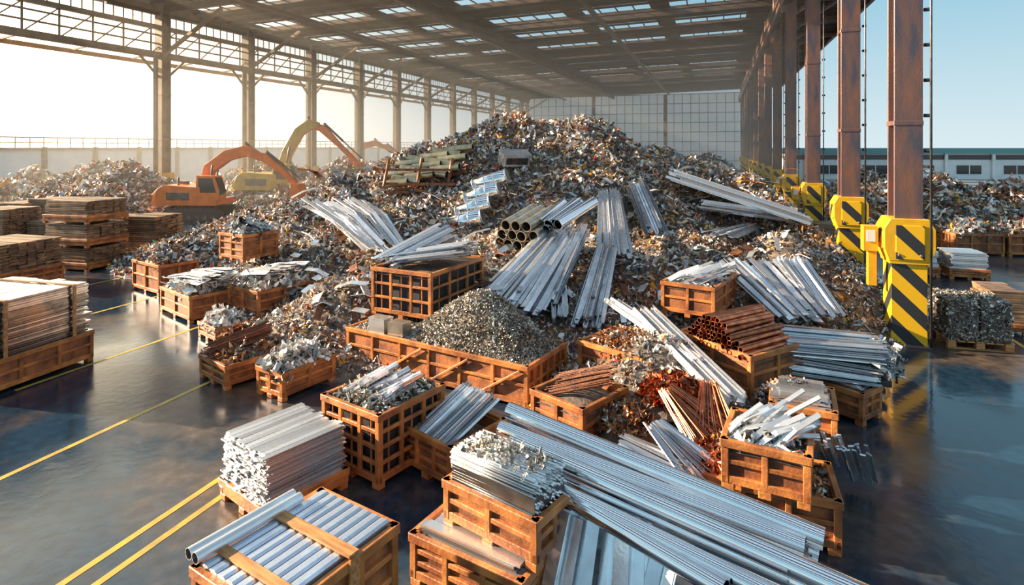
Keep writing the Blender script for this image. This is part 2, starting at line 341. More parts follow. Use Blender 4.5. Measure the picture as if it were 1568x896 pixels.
def bundle(b,p0,p1,n,w,t,s0,s1,m=0,kind='flat',lenj=.12,dark=.5,sag=0.0):
    p0=np.array(p0,float);p1=np.array(p1,float); d=p1-p0; L=np.linalg.norm(d); d/=L
    sd=np.cross(d,[0,0,1]); sd/=np.linalg.norm(sd)+1e-9; u=np.cross(sd,d)
    for i in range(n):
        a=(i+.5)/n*2-1; a+=random.uniform(-.15,.15); c=random.uniform(0,1)
        q0=p0+sd*a*s0[0]+u*c*s0[1]+d*random.uniform(-lenj,lenj)*L; q1=p1+sd*a*s1[0]+u*c*s1[1]+d*random.uniform(-lenj,lenj)*L
        g=random.uniform(dark,1.15); col=(g,g,g*1.03,1); up=u+sd*random.uniform(-.5,.5)
        mid=(q0+q1)/2+u*(sag*L*random.uniform(.3,1)); pts=[q0,mid,q1] if sag else [q0,q1]
        ww=w*random.uniform(.7,1.2)
        if kind=='flat': b.sweep(pts,[(-ww/2,-t/2),(ww/2,-t/2),(ww/2,t/2),(-ww/2,t/2)],m,up,col)
        elif kind=='chan': b.sweep(pts,CH_PROF(ww,ww*.6,t),m,up,col)
        elif kind=='tube': b.tube(q0,q1,ww/2,12,m,col)
        else:
            aa=np.arange(5)*2*math.pi/5; b.sweep(pts,np.stack([np.cos(aa),np.sin(aa)],1)*ww/2,m,(0,0,1),col)

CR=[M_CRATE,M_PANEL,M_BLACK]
def crate(name,N,L,R,zt,zb,fill,cname,nx=2,nz_=1,lattice=False,mind=.7):
    M,l1,l2,h=frame(N,L,R,zt,zb,mind); b=B(); crate_body(b,l1,l2,h,nx,nz_,lattice)
    o=b.build(name,CR,M,None,.008); c=B(); mats=fill(c,l1,l2,h); c.build(cname,mats,None,o); return o

def f_planks(axis,extra,w=.12,t=.03,jit=.05,mats=(M_ALU,),dark=.5):
    def f(b,l1,l2,h): planks(b,l1-.2,l2-.2,h-.3,h+extra,axis,w,t,jit,0,dark); return list(mats)
    return f
def f_heap(hh,n,size,palette,base=M_SOIL,only=None):
    def f(b,l1,l2,h): heapbase(b,l1,l2,h-.12,hh,1); heap(b,l1,l2,h-.1,hh,n,size,palette,0,only); return [M_SCRAP,base]
    return f
def f_strips(n,rise,mat_=M_ALU,w=.1,hp=PAL_SILV,flip=1,kind='flat'):
    def f(b,l1,l2,h):
        heapbase(b,l1,l2,h-.15,.12,1); heap(b,l1,l2,h-.12,.12,260,.1,hp,2)
        for i in range(n):
            x=random.uniform(-.42,.3)*l1; y=random.uniform(-.36,.36)*l2; a=random.uniform(-.45,.45)+(.5 if flip>0 else 2.6); L=random.uniform(.5,.85)*min(l1,l2)
            d=np.array([math.cos(a)*.9,math.sin(a)*.9,random.uniform(.1,1)*rise]); p0=np.array([x,y,h-.12]); g=random.uniform(.6,1.15)
            p0[:2]-=d[:2]*L*.3
            q=p0+d*L; q[0]=np.clip(q[0],-l1/2-.08,l1/2+.08); q[1]=np.clip(q[1],-l2/2-.08,l2/2+.08)
            b.sweep([p0,(p0+q)/2+[0,0,.05],q],[(-w/2,-.008),(w/2,-.008),(w/2,.008),(-w/2,.008)],0,(random.uniform(-.4,.4),random.uniform(-.6,0),1),(g,g,g,1))
        return [mat_,M_SOIL,M_SCRAP]
    return f

# --- foreground crates (corners surveyed in the 1568-wide frame)
def fill_c1(b,l1,l2,h):
    planks(b,l1-.2,l2-.2,.15,h-.07,0,.14,.06,.03,0,.6)
    k=8
    for i in range(k):
        x=-l1/2+.14+i*(l1-.28)/(k-1)
        b.sweep([(x,-l2/2+.05,h),(x,l2/2-.06,h)],[(-.06,-.03),(.06,-.03),(.06,.02),(.03,.035),(-.03,.035),(-.06,.02)],0,(0,0,1),(.9,.95,1.05,1))
    for i,xx in enumerate((-.02,.09)):
        b.tube((-l1/2-.02+xx,-l2/2+.0,h+.09),(-l1/2+.0+xx,l2/2-.35,h+.09),.055,16,0)
    b.box((0,.12,h+.055),(l1+.05,.12,.025),1); b.box((0,-.5,h+.055),(l1+.05,.1,.025),1)
    for s in (-1,1): b.box((s*(l1/2+.03),.12,h/2+.03),(.025,.12,h),1)
    return [M_ALU,M_WOOD]
crate("slatted_pallet_crate",(415,952),(292,866),(608,800),1.15,0,fill_c1,"aluminium_tube_layer",3,3)
def sheetstack(name,N,L,R,zt,zbase,axis=0,w=.11,t=.022,jit=.05,mats=(M_ALU,),dark=.5,inset=.06,zb=0):
    M,l1,l2,h=frame(N,L,R,zt,zb); b=B(); crate_body(b,l1,l2,zbase,3,1)
    o=b.build(name,CR,M,None,.008); c=B(); planks(c,l1-inset,l2-inset,zbase-.1,h,axis,w,t,jit,0,dark); c.build("stacked_sheets",list(mats),None,o); return o
sheetstack("aluminium_sheet_stack",(405,708),(336,664),(522,645),.92,.3,1,.09,.018,.05,dark=.5)
def fill_c3(b,l1,l2,h):
    r=f_heap(.22,900,.1,PAL_SHAV)(b,l1,l2,h)
    for i in range(16):
        x=-.3*l1+i/15*.62*l1; y=-l2*.36+random.uniform(0,.25)+.1*math.sin(i); g=random.uniform(.7,1.1)
        L=random.uniform(.45,.75); a=1.15+random.uniform(-.3,.35)
        p=np.array([x,y,h+.04]); q=p+np.array([math.cos(a)*L,math.sin(a)*L,random.uniform(.1,.32)])
        b.sweep([p,q],CH_PROF(.1,.05,.012),2,(random.uniform(-.3,.3),-.2,1),(g,g,g*1.05,1))
    return r+[M_ALU]
crate("lattice_scrap_crate",(580,637),(492,603),(690,590),1.1,0,fill_c3,"shavings_and_channels",3,3,True)
def fill_c4(b,l1,l2,h):
    heapbase(b,l1,l2,h-.25,.1,1)
    for i in range(5): bundle(b,(-.3*l1+i*.13*l1,-l2*.42,h-.16),(-.2*l1+i*.13*l1,l2*.42,h+.28),7,.09,.012,(.12,.06),(.12,.1),0,'chan',.05)
    return [M_ALU,M_SOIL]
crate("scrap_crate",(690,686),(612,648),(770,638),.66,0,fill_c4,"aluminium_channel_offcuts",3,2)
crate("scrap_crate",(800,893),(627,815),(905,830),.6,0,f_planks(0,.05,.12,.03),"aluminium_sheets",3,2,mind=1.1)
def fill_c5(b,l1,l2,h):
    X,Y=l1*.88,l2*.8
    b.box((0,0,h-.0),(X,Y,.36),1)
    for i in range(26):
        for j in range(15):
            y=-Y/2+(i+.5)*Y/26; z=h-.12+j*.032+random.uniform(-.008,.008); g=random.uniform(.5,1.1)
            if random.random()<.5 or j>12 or i<3:
                b.rod((-X/2+random.uniform(-.04,.04),y,z),(X/2+random.uniform(-.04,.05),y+random.uniform(-.02,.02),z+random.uniform(-.02,.02)),.014,5,0,(g,g,g,1))
    heap(b,X,Y,h+.34,.05,260,.06,PAL_SHAV,2)
    return [M_ALU,M_DKMET,M_SCRAP]
crate("scrap_crate",(822,800),(678,733),(868,745),1.16,.62,fill_c5,"wire_rod_bundle",2,1)
crate("scrap_crate",(893,627),(812,595),(962,592),.92,.2,lambda b,l1,l2,h:(heapbase(b,l1,l2,h-.2,.2,1),[bundle(b,(-.4*l1,-.1,h-.1),(.4*l1,.25*l2,h+.18),60,.02,.02,(.45,.1),(.35,.15),0,'rod',.08)],[M_RUST,M_SOIL])[-1],"rusty_rods",2,1)
crate("scrap_crate",(983,549),(885,520),(1016,516),1.08,.4,f_heap(.25,800,.1,PAL_BRN),"rusty_fittings",2,1)
def fill_cu2(b,l1,l2,h):
    heapbase(b,l1,l2,h-.2,.1,1)
    for lay in range(7):
        n=16-lay*2
        for i in range(n):
            x=-l1*.43+(i+.5+lay)*l1*.86/16; z=h-.06+lay*.085; g=random.uniform(.5,1.1)
            b.tube((x,-l2*.52+random.uniform(-.06,.12),z),(x+random.uniform(-.08,.08),l2*.42+random.uniform(-.1,.1),z+random.uniform(-.02,.03)),.05,10,0,(g,g,g,1),.14)
    return [M_COPPER,M_SOIL]
crate("copper_pipe_crate",(1150,546),(1037,505),(1200,513),1.3,.5,fill_cu2,"copper_pipes",2,1)
crate("scrap_crate",(1095,441),(1012,430),(1133,418),1.56,.72,f_strips(34,.5,M_ALU,.16),"aluminium_sheet_offcuts",2,1)
def fill_c12(b,l1,l2,h):
    heapbase(b,l1,l2,h-.15,.1,1)
    bundle(b,(-.45*l1,-.1,h-.02),(.62*l1,.1,h+.22),50,.1,.014,(.75,.25),(.5,.35),0,'flat',.1)
    bundle(b,(-.4*l1,-.3*l2,h),(-.1*l1,.45*l2,h+.5),16,.12,.014,(.4,.2),(.5,.3),0,'flat',.12); return [M_ALU,M_SOIL]
crate("lattice_scrap_crate",(660,419),(568,408),(738,392),2.06,.88,fill_c12,"aluminium_strip_bundle",3,2,True)
crate("scrap_crate",(432,572),(392,559),(514,541),.58,0,f_heap(.3,260,.22,PAL_WHITE),"crumpled_sheet_scrap",2,1)
def fill_rods(b,l1,l2,h):
    f_heap(.3,500,.12,PAL_BRN)(b,l1,l2,h); bundle(b,(-.3*l1,-.4*l2,h),(.2*l1,.38*l2,h+.35),40,.03,.03,(.3,.2),(.3,.2),2,'rod',.06); return [M_SCRAP,M_SOIL,M_RUST]
crate("scrap_crate",(345,561),(305,541),(418,527),.52,0,fill_rods,"rusty_rods",2,1)
crate("scrap_crate",(330,503),(303,491),(370,487),.42,0,f_heap(.3,200,.2,PAL_WHITE),"crumpled_sheet_scrap",2,1)
def f_white(b,l1,l2,h):
    f_heap(.35,300,.26,PAL_WHITE)(b,l1,l2,h)
    bundle(b,(-.45*l1,0,h+.1),(.5*l1,.1,h+.3),26,.22,.012,(.6,.25),(.6,.3),2,'flat',.08,.7,.04); return [M_SCRAP,M_SOIL,M_ALU]
crate("scrap_crate",(395,447),(348,436),(472,428),.93,0,f_white,"crumpled_sheet_scrap",2,2)
crate("scrap_crate",(290,455),(245,438),(357,437),.77,0,f_white,"crumpled_sheet_scrap",2,1)
crate("scrap_crate",(243,407),(202,397),(303,397),1.04,0,f_heap(.6,800,.2,PAL_MIX),"mixed_scrap_fill",2,1)
crate("scrap_crate",(372,360),(335,355),(406,350),2.15,1.25,f_heap(.4,400,.22,PAL_SILV),"metal_offcuts",2,2)
crate("scrap_crate",(1243,702),(1104,671),(1268,652),1.34,.7,f_strips(40,.7,M_ALU,.07),"twisted_strip_scrap",2,1)
crate("scrap_crate",(1290,770),(1130,740),(1315,715),.68,0,f_heap(.1,300,.12,PAL_BRN),"rusty_fittings",2,1)
crate("scrap_crate",(1283,634),(1178,616),(1290,596),1.0,.3,f_planks(0,.12,.13,.02,.08),"aluminium_sheet_offcuts",2,1)
crate("scrap_crate",(1322,604),(1225,572),(1335,585),.6,0,f_planks(0,.05,.12,.02,.08),"aluminium_sheet_offcuts",2,1)
crate("scrap_crate",(1135,740),(1040,715),(1180,700),.7,0,f_heap(.15,500,.11,PAL_COP),"copper_shavings",2,1)

# long trough container with shavings heap
M,l1,l2,h=frame((808,562),(530,500),(890,528),.86,0,1.7); b=B(); crate_body(b,l1,l2,h,6,1)
for k in range(3):
    b.beam((l1/2-.05-1.1-k*1.2,-l2/2-.02,.12),(l1/2-.05-.1-k*1.2,-l2/2-.02,h-.1),.05,.07,0,(0,1,0))
tr=b.build("long_steel_skip",CR,M,None,.008)
c=B(); 
def hp2(x,y):
    e=np.clip((l2/2-np.abs(y))/.45,0,1)*np.clip((l1/2-np.abs(x))/.5,0,1)
    return .12+np.maximum(0,1.45*(1-np.sqrt(((x-.75)/2.0)**2+((y-.1)/1.5)**2+.03))-.12)*e
g1=np.linspace(-l1/2+.05,l1/2-.05,60); g2=np.linspace(-l2/2+.05,l2/2-.05,24); X,Y=np.meshgrid(g1,g2)
c.add(np.stack([X.ravel(),Y.ravel(),(h-.2+hp2(X,Y)).ravel()],1),[np.array([[j*60+i,j*60+i+1,(j+1)*60+i+1,(j+1)*60+i] for j in range(23) for i in range(59)])],1,None,True)
nn=18000
P=np.stack([rng.uniform(-l1/2+.06,l1/2-.06,nn),rng.uniform(-l2/2+.06,l2/2-.05,nn)],1); s_=.065*rng.uniform(.5,1.6,nn)
scatter(c,np.stack([P[:,0],P[:,1],h-.18+hp2(P[:,0],P[:,1])],1),s_,PAL_SHAV,0,1,[6,7,8,9,15,16,17,18,19,2])
c.build("metal_shavings_heap",[M_SCRAP,M_SOIL],None,tr)
b=B(); b.box((0,0,.0),(.45,.3,.3),0); b.box((.52,.02,0),(.42,.3,.28),1); b.box((0,0,.16),(.47,.32,.03),0)
p=at(583,497,1.0); b.build("scrap_metal_block",[M_ALU,M_PIPEOL],Matrix.Translation((p[0],p[1],1.0))@Matrix.Rotation(-.5,4,'Z'))

def corner_stack(name,x0,y0,yaw,l1,l2,zbase,zt,axis,mats,w=.12,t=.03,dark=.5,jit=.05,zb=0,nx=3,strap=False):
    c,s=math.cos(yaw),math.sin(yaw); M=Matrix(((c,-s,0,x0),(s,c,0,y0),(0,0,1,zb),(0,0,0,1))); b=B(); crate_body(b,l1,l2,zbase,nx,1)
    o=b.build(name,CR,M,None,.008); q=B(); planks(q,l1-.1,l2-.1,zbase-.08,zt,axis,w,t,jit,0,dark)
    if strap:
        for k in (-.3,.3): q.box((0,l2*k,zt+.03),(l1+.04,.07,.02),1); q.box((l1/2+.01,l2*k,(zt+zbase)/2),(.02,.07,zt-zbase),1)
        mats=list(mats)+[M_WOOD]
    q.build("stacked_sheets",list(mats),None,o); return o
corner_stack("aluminium_sheet_stack",-11.25,12.9,-.25,2.4,2.4,.72,1.85,1,[M_SHEET],.24,.045,.3,.08,strap=True)
M_BRN=mat("brown_boards",(0.38,0.23,0.13),0.1,.55,(0.2,0.12,0.07),3)
corner_stack("sheet_metal_stack",-18.6,21.7,-.3,2.6,2.2,.6,1.55,0,[M_BRN],.3,.06,.5)
for z_ in (0,.95,1.9):
    corner_stack("stacked_pallet_crate",-17.8,24.6,-.25,2.3,1.9,.35,.9,0,[M_BRN],.3,.07,.5,.05,z_)
corner_stack("stacked_pallet_crate",-16.2,26.6,-.2,1.7,1.7,.35,1.9,0,[M_BRN],.3,.08,.5,.05)
corner_stack("stacked_pallet_crate",-18.2,27.6,-.2,1.8,1.7,.35,1.7,0,[M_BRN],.3,.08,.5,.05)
for xx,yy,zz in ((-29,35,1.7),(-26.6,34.5,2.0),(-31.5,33.5,1.5),(-23.4,30.5,1.2),(-25.8,30,1.9)):
    corner_stack("stacked_pallet_crate",xx,yy,-.2,2.2,2,.4,zz,0,[M_BRN],.3,.09,.6,.05)
def bale(name,x,y,yaw,l1,l2,zt):
    M=Matrix.Translation((x,y,0))@Matrix.Rotation(yaw,4,'Z'); b=B()
    for k in range(7): b.box((-l1/2+(k+.5)*l1/7,0,.2),(l1/7*.8,l2,.03),0)
    for k in (-1,0,1):
        for j in (-1,0,1): b.box((k*(l1/2-.1),j*(l2/2-.08),.11),(.18,.15,.14),0)
        b.box((0,k*(l2/2-.08),.02),(l1,.14,.03),0)
    o=b.build(name,[M_WOOD],M,None,.006); c=B()
    for sx in (-1,1):
        cx=sx*l1/4; c.box((cx,0,(zt+.22)/2),(l1/2*.9,l2*.9,zt-.26),1)
        n=1800; P=rng.uniform(-.5,.5,(n,3)); ax=rng.integers(0,3,n); sg=rng.choice([-1,1],n); P[np.arange(n),ax]=sg*.5
        P=P*[l1/2*.92,l2*.92,zt-.24]+[cx,0,(zt+.22)/2]; scatter(c,P,rng.uniform(.04,.11,n),PAL_SHAV,0,1)
    c.build("compressed_scrap_bale",[M_SCRAP,M_DKMET],None,o)
bale("scrap_bale_pallet",11.65,15.0,-.28,1.4,1.3,1.2)
corner_stack("stacked_pallet_crate",13.4,16.2,-.28,.9,1.3,.3,1.15,0,[M_BRN],.3,.06,.6)
for xx,yy in ((15.9,23.2),(17.4,22.7)): corner_stack("stacked_pallet_crate",xx,yy,-.3,1.3,1.3,.4,1.0,0,[M_ALU],.3,.06,.5)
for k in range(3):
    M=Matrix.Translation((21.6+k*2.2,27.8-k*.3,0))@Matrix.Rotation(-.1,4,'Z'); b=B(); crate_body(b,2.1,1.6,1.0,3,1); o=b.build("yard_scrap_crate",CR,M); c=B(); heapbase(c,2.1,1.6,.9,.5,1); heap(c,2.1,1.6,.9,.5,500,.3,PAL_MIX); c.build("mixed_scrap_fill",[M_SCRAP,M_SOIL],None,o)
for k in range(3): corner_stack("stacked_pallet_crate",14.6+k*1.0,27.6+k*3,-.35,1.4,1.4,.4,1.4,0,[M_BRN],.3,.06,.6)

# ------------------------------------------------------------------ long pieces lying on heap
b=B()
for (u0,v0,z0,u1,v1,z1,r) in ((779,628,1.54,1262,826,1.16,.105),(766,655,1.42,1232,838,1.10,.09),(790,640,1.32,1255,850,.95,.09),(765,660,1.24,1236,868,.93,.085),
      (792,700,1.15,1300,925,1.02,.10),(812,728,1.15,1190,915,1.05,.085),(785,676,1.32,1330,918,1.14,.11),(840,745,1.1,1110,905,1.02,.09)):
    b.tube(at(u0,v0,z0),at(u1,v1,z1),r,28,0,(1,1,1,1),.07)
b.build("polished_steel_pipe_bundle",[M_POL])

b=B(); bundle(b,at(925,800,.95),at(905,960,.15),16,.15,.015,(.5,.15),(.6,.1),0,'flat',.03,.7); bundle(b,at(990,840,.8),at(960,960,.2),10,.12,.015,(.4,.1),(.4,.1),0,'flat',.03,.7)
b.build("leaning_aluminium_sheets",[M_ALU])
b=B(); 
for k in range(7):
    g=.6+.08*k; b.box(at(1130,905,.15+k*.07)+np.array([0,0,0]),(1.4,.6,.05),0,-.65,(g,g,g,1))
b.build("aluminium_slab_stack",[M_ALU])

def onbundle(name,u0,v0,u1,v1,n,w,t,s0,s1,mats=(M_ALU,),kind='flat',dz0=.25,dz1=.15,lenj=.08,dark=.5,sag=0.0):
    b=B(); bundle(b,onp(u0,v0,dz0),onp(u1,v1,dz1),n,w,t,s0,s1,0,kind,lenj,dark,sag); return b.build(name,list(mats))
onbundle("aluminium_strip_fan",862,392,775,482,44,.13,.02,(.55,.35),(.95,.2),dz0=.5,dz1=.15,dark=.6)
onbundle("aluminium_strip_fan",880,385,820,470,22,.12,.02,(.4,.3),(.6,.2),dz0=.6,dz1=.2,dark=.7)
onbundle("aluminium_channel_bundle",930,405,900,505,12,.14,.02,(.3,.2),(.4,.2),kind='chan',dz0=.5)
onbundle("aluminium_channel_bundle",935,325,945,405,12,.17,.02,(.35,.25),(.5,.2),kind='chan',dz0=.7,dz1=.3,dark=.6)
onbundle("aluminium_channel_bundle",975,310,1005,372,12,.15,.02,(.4,.3),(.4,.3),kind='chan',dz0=.6,dz1=.3)
onbundle("bent_sheet_bundle",515,345,590,398,34,.18,.02,(1.1,.35),(.6,.3),dz0=.7,dz1=.3,sag=.06,dark=.75)
onbundle("long_steel_sections",1035,290,1225,355,20,.16,.03,(.9,.3),(.6,.3),kind='chan',dz0=.4,dz1=.4,dark=.35)
onbundle("long_steel_sections",1075,330,1200,352,14,.14,.03,(.7,.3),(.5,.3),kind='chan',dz0=.3,dz1=.4,dark=.35)
onbundle("aluminium_strip_bundle",1145,435,1225,510,26,.14,.02,(.9,.3),(.6,.3),dz0=.5,dz1=.3,dark=.45)
onbundle("aluminium_strip_bundle",1205,430,1265,505,12,.13,.02,(.4,.3),(.3,.3),kind='chan',dz0=.5,dz1=.3,dark=.5)
onbundle("aluminium_strip_bundle",1100,385,1150,362,14,.12,.02,(.5,.3),(.3,.3),dz0=.4,dz1=.3,dark=.5)
onbundle("aluminium_channel_bundle",855,455,858,500,6,.12,.02,(.2,.2),(.2,.2),kind='chan',dz0=.4)
b=B(); bundle(b,at(935,462,1.3),at(1072,556,1.15),5,.16,.02,(.16,.06),(.16,.06),0,'chan',.02,.7); bundle(b,at(985,478,1.4),at(1120,615,1.0),6,.16,.02,(.2,.06),(.2,.06),0,'chan',.03,.7)
bundle(b,at(1020,545,1.0),at(1105,615,.95),5,.14,.02,(.2,.06),(.2,.06),0,'chan',.03,.6); b.build("aluminium_channel_beams",[M_ALU])
b=B(); bundle(b,at(1190,530,1.05),at(1345,548,.95),130,.05,.02,(.6,.3),(.5,.35),0,'flat',.06,.5)
bundle(b,at(1200,560,.75),at(1335,580,.65),60,.05,.02,(.5,.3),(.45,.25),0,'flat',.05,.4)
P=np.array([at(1350,555,.9)]*350)+rng.normal(0,.15,(350,3)); P[:,2]=np.clip(P[:,2],.4,1.3); scatter(b,P,rng.uniform(.08,.2,350),PAL_SILV,1); 
for k in range(4): b.box(at(1275,575+k*0,.08+.17*k)+[0,.2,0],(1.9,1.0,.12),2,-.15)
b.build("frayed_metal_strip_stack",[M_ALU,M_SCRAP,M_DKMET])
b=B(); bundle(b,at(1020,600,1.15),at(1085,672,.75),46,.022,.02,(.15,.1),(.5,.15),0,'rod',.06); bundle(b,at(1085,590,1.2),at(1095,668,.75),40,.022,.02,(.12,.1),(.35,.15),0,'rod',.06); b.build("copper_wire_fan",[M_COPPER])
b=B(); bundle(b,at(1000,655,1.0),at(1075,735,.6),30,.06,.012,(.15,.1),(.4,.15),0,'flat',.08); bundle(b,at(950,680,.9),at(1040,730,.7),24,.05,.012,(.2,.1),(.3,.15),0,'flat',.08); b.build("steel_strip_fan",[M_ALU])
def lump(name,u,v,z,rx,ry,hh,n,s,palette,only=None):
    b=B(); c=at(u,v,z); n1=n; a=rng.uniform(0,6.283,n1); r=np.sqrt(rng.random(n1)); P=np.stack([c[0]+np.cos(a)*r*rx,c[1]+np.sin(a)*r*ry,z+hh*(1-r**2)-.05],1)
    scatter(b,P,s*rng.uniform(.5,1.6,n1),palette,0,1,only)
    k=16; aa=np.arange(k)*2*math.pi/k; V=[[c[0],c[1],z+hh-.06]]+[[c[0]+np.cos(q)*rx*.6,c[1]+np.sin(q)*ry*.6,z+hh*.6-.06] for q in aa]+[[c[0]+np.cos(q)*rx,c[1]+np.sin(q)*ry,max(z-.3,0)] for q in aa]
    b.add(V,[np.array([[0,1+i,1+(i+1)%k] for i in range(k)]),np.array([[1+i,k+1+i,k+1+(i+1)%k,1+(i+1)%k] for i in range(k)])],1)
    b.build(name,[M_SCRAP,M_SOIL])
lump("copper_foil_heap",1030,600,.95,.55,.45,.3,700,.14,PAL_COP,[0,1,2,3,4,5])
lump("copper_foil_heap",1080,700,.55,.5,.4,.2,500,.12,PAL_COP)
lump("bronze_offcut_heap",960,640,.6,.55,.5,.25,700,.1,PAL_BRN)
lump("mixed_offcut_heap",1215,608,.85,.6,.4,.3,700,.1,PAL_COOL)
lump("mixed_offcut_heap",1160,680,.6,.7,.5,.2,600,.12,PAL_MIX)
lump("rusty_offcut_heap",372,522,.4,.6,.5,.4,600,.14,PAL_BRN)
b=B(); bundle(b,at(1285,690,.95),at(1300,735,.1),24,.06,.02,(.35,.2),(.35,.2),0,'flat',.05,.4); b.build("leaning_strip_offcuts",[M_ALU])

# tube bundle with open ends on the pile
b=B(); c=onp(808,378,.25); d=np.array([.50,.80,.20]); d/=np.linalg.norm(d); sd=np.cross(d,[0,0,1]); sd/=np.linalg.norm(sd); u_=np.cross(sd,d)
R_=.175
for q in range(-2,3):
    for r_ in range(-2,3):
        s3=-q-r_
        if abs(s3)<=2 and not (q==2 and r_==-2) :
            o_=sd*(q+r_/2)*2*R_+u_*r_*R_*1.732
            b.tube(c+o_-d*(.5+random.uniform(0,.15)),c+o_+d*(1.0+random.uniform(0,.25)),R_*.96,16,0,(1,.97,.9,1),.14)
bundle(b,c+sd*.8+u_*.4,c+sd*1.0+d*1.6+u_*.6,8,.3,.02,(.5,.3),(.7,.3),1,'tube',.1)
b.build("steel_tube_bundle",[M_PIPEOL,M_POL])
b=B(); c=onp(722,334,.45); dx=np.array([.93,-.2,.3]); dx/=np.linalg.norm(dx); up_=np.array([.30,.45,.80]); up_/=np.linalg.norm(up_)
for i in range(4):
    p=c+up_*(i*.60-.65)+np.array([.12*i,0,0]); b.rod(p-dx*.72,p+dx*.72,.29,16,0); 
    for e in (-.70,.70,-.2,.2): b.rod(p+dx*(e-.02),p+dx*(e+.02),.305,16,1)
b.build("silver_canister_rack",[M_POL,M_ALU])
b=B(); c=onp(640,290,.35)
for i in range(5):
    for j in range(3):
        p=c+np.array([i*.55-1.1+j*.25,j*.55,j*.42+i*.16-.1]); d=np.array([.95,-.3,.12*(-1)**i]); b.tube(p-d*.6,p+d*.75,.17,12,0,(.7,.62,.45,1),.2)
b.box(c+np.array([0,-.3,-.1]),(3.3,.1,.12),1,-.1); b.box(c+np.array([0,-.35,.5]),(3.0,.1,.1),1,-.1,R=None)
for k in (-1.4,0,1.3): b.beam(c+np.array([k,-.35,-.2]),c+np.array([k+.2,-.2,1.0]),.1,.1,1)
b.build("brass_tube_rack",[M_PIPEOL,M_RUST])
b=B(); b.box((0,0,.2),(1.25,.7,.5),0); b.box((0,0,.47),(1.32,.77,.06),0); b.box((0,-.37,.2),(1.0,.03,.3),1); b.build("metal_cabinet",[M_ALU,M_DKMET],Matrix.Translation(onp(787,256,.2))@Matrix.Rotation(.35,4,'Z')@Matrix.Rotation(.35,4,'X'))
b=B()
for k in range(14):
    u,v=random.uniform(600,700),random.uniform(245,300); p=onp(u,v,.15); a=random.uniform(-.6,.6); dd=np.array([math.cos(a),math.sin(a)*.6,random.uniform(-.2,.3)]); L=random.uniform(.8,1.6); b.beam(p-dd*L/2,p+dd*L/2,.2,.12,0,col=(random.uniform(.6,1.2),)*3+(1,))
b.build("scattered_steel_beams",[M_RUST])
b=B()
for k in range(190):
    u=random.uniform(430,1230); v=random.uniform(260,500); p=onp(u,v,.12)
    if p[1]>32 or p[1]<13: continue
    a=random.uniform(0,3.14); dd=np.array([math.cos(a),math.sin(a),random.uniform(-.4,.4)]); L=random.uniform(.4,1.3); g=random.uniform(.6,1.1); w_=random.uniform(.05,.28)
    b.sweep([p-dd*L/2,p+[0,0,.08],p+dd*L/2],[(-w_/2,-.01),(w_/2,-.01),(w_/2,.01),(-w_/2,.01)],0 if random.random()<.7 else 1,(random.uniform(-.5,.5),random.uniform(-.5,.5),1),(g,g,g,1))
b.build("loose_sheet_strips",[M_ALU,M_RUST])

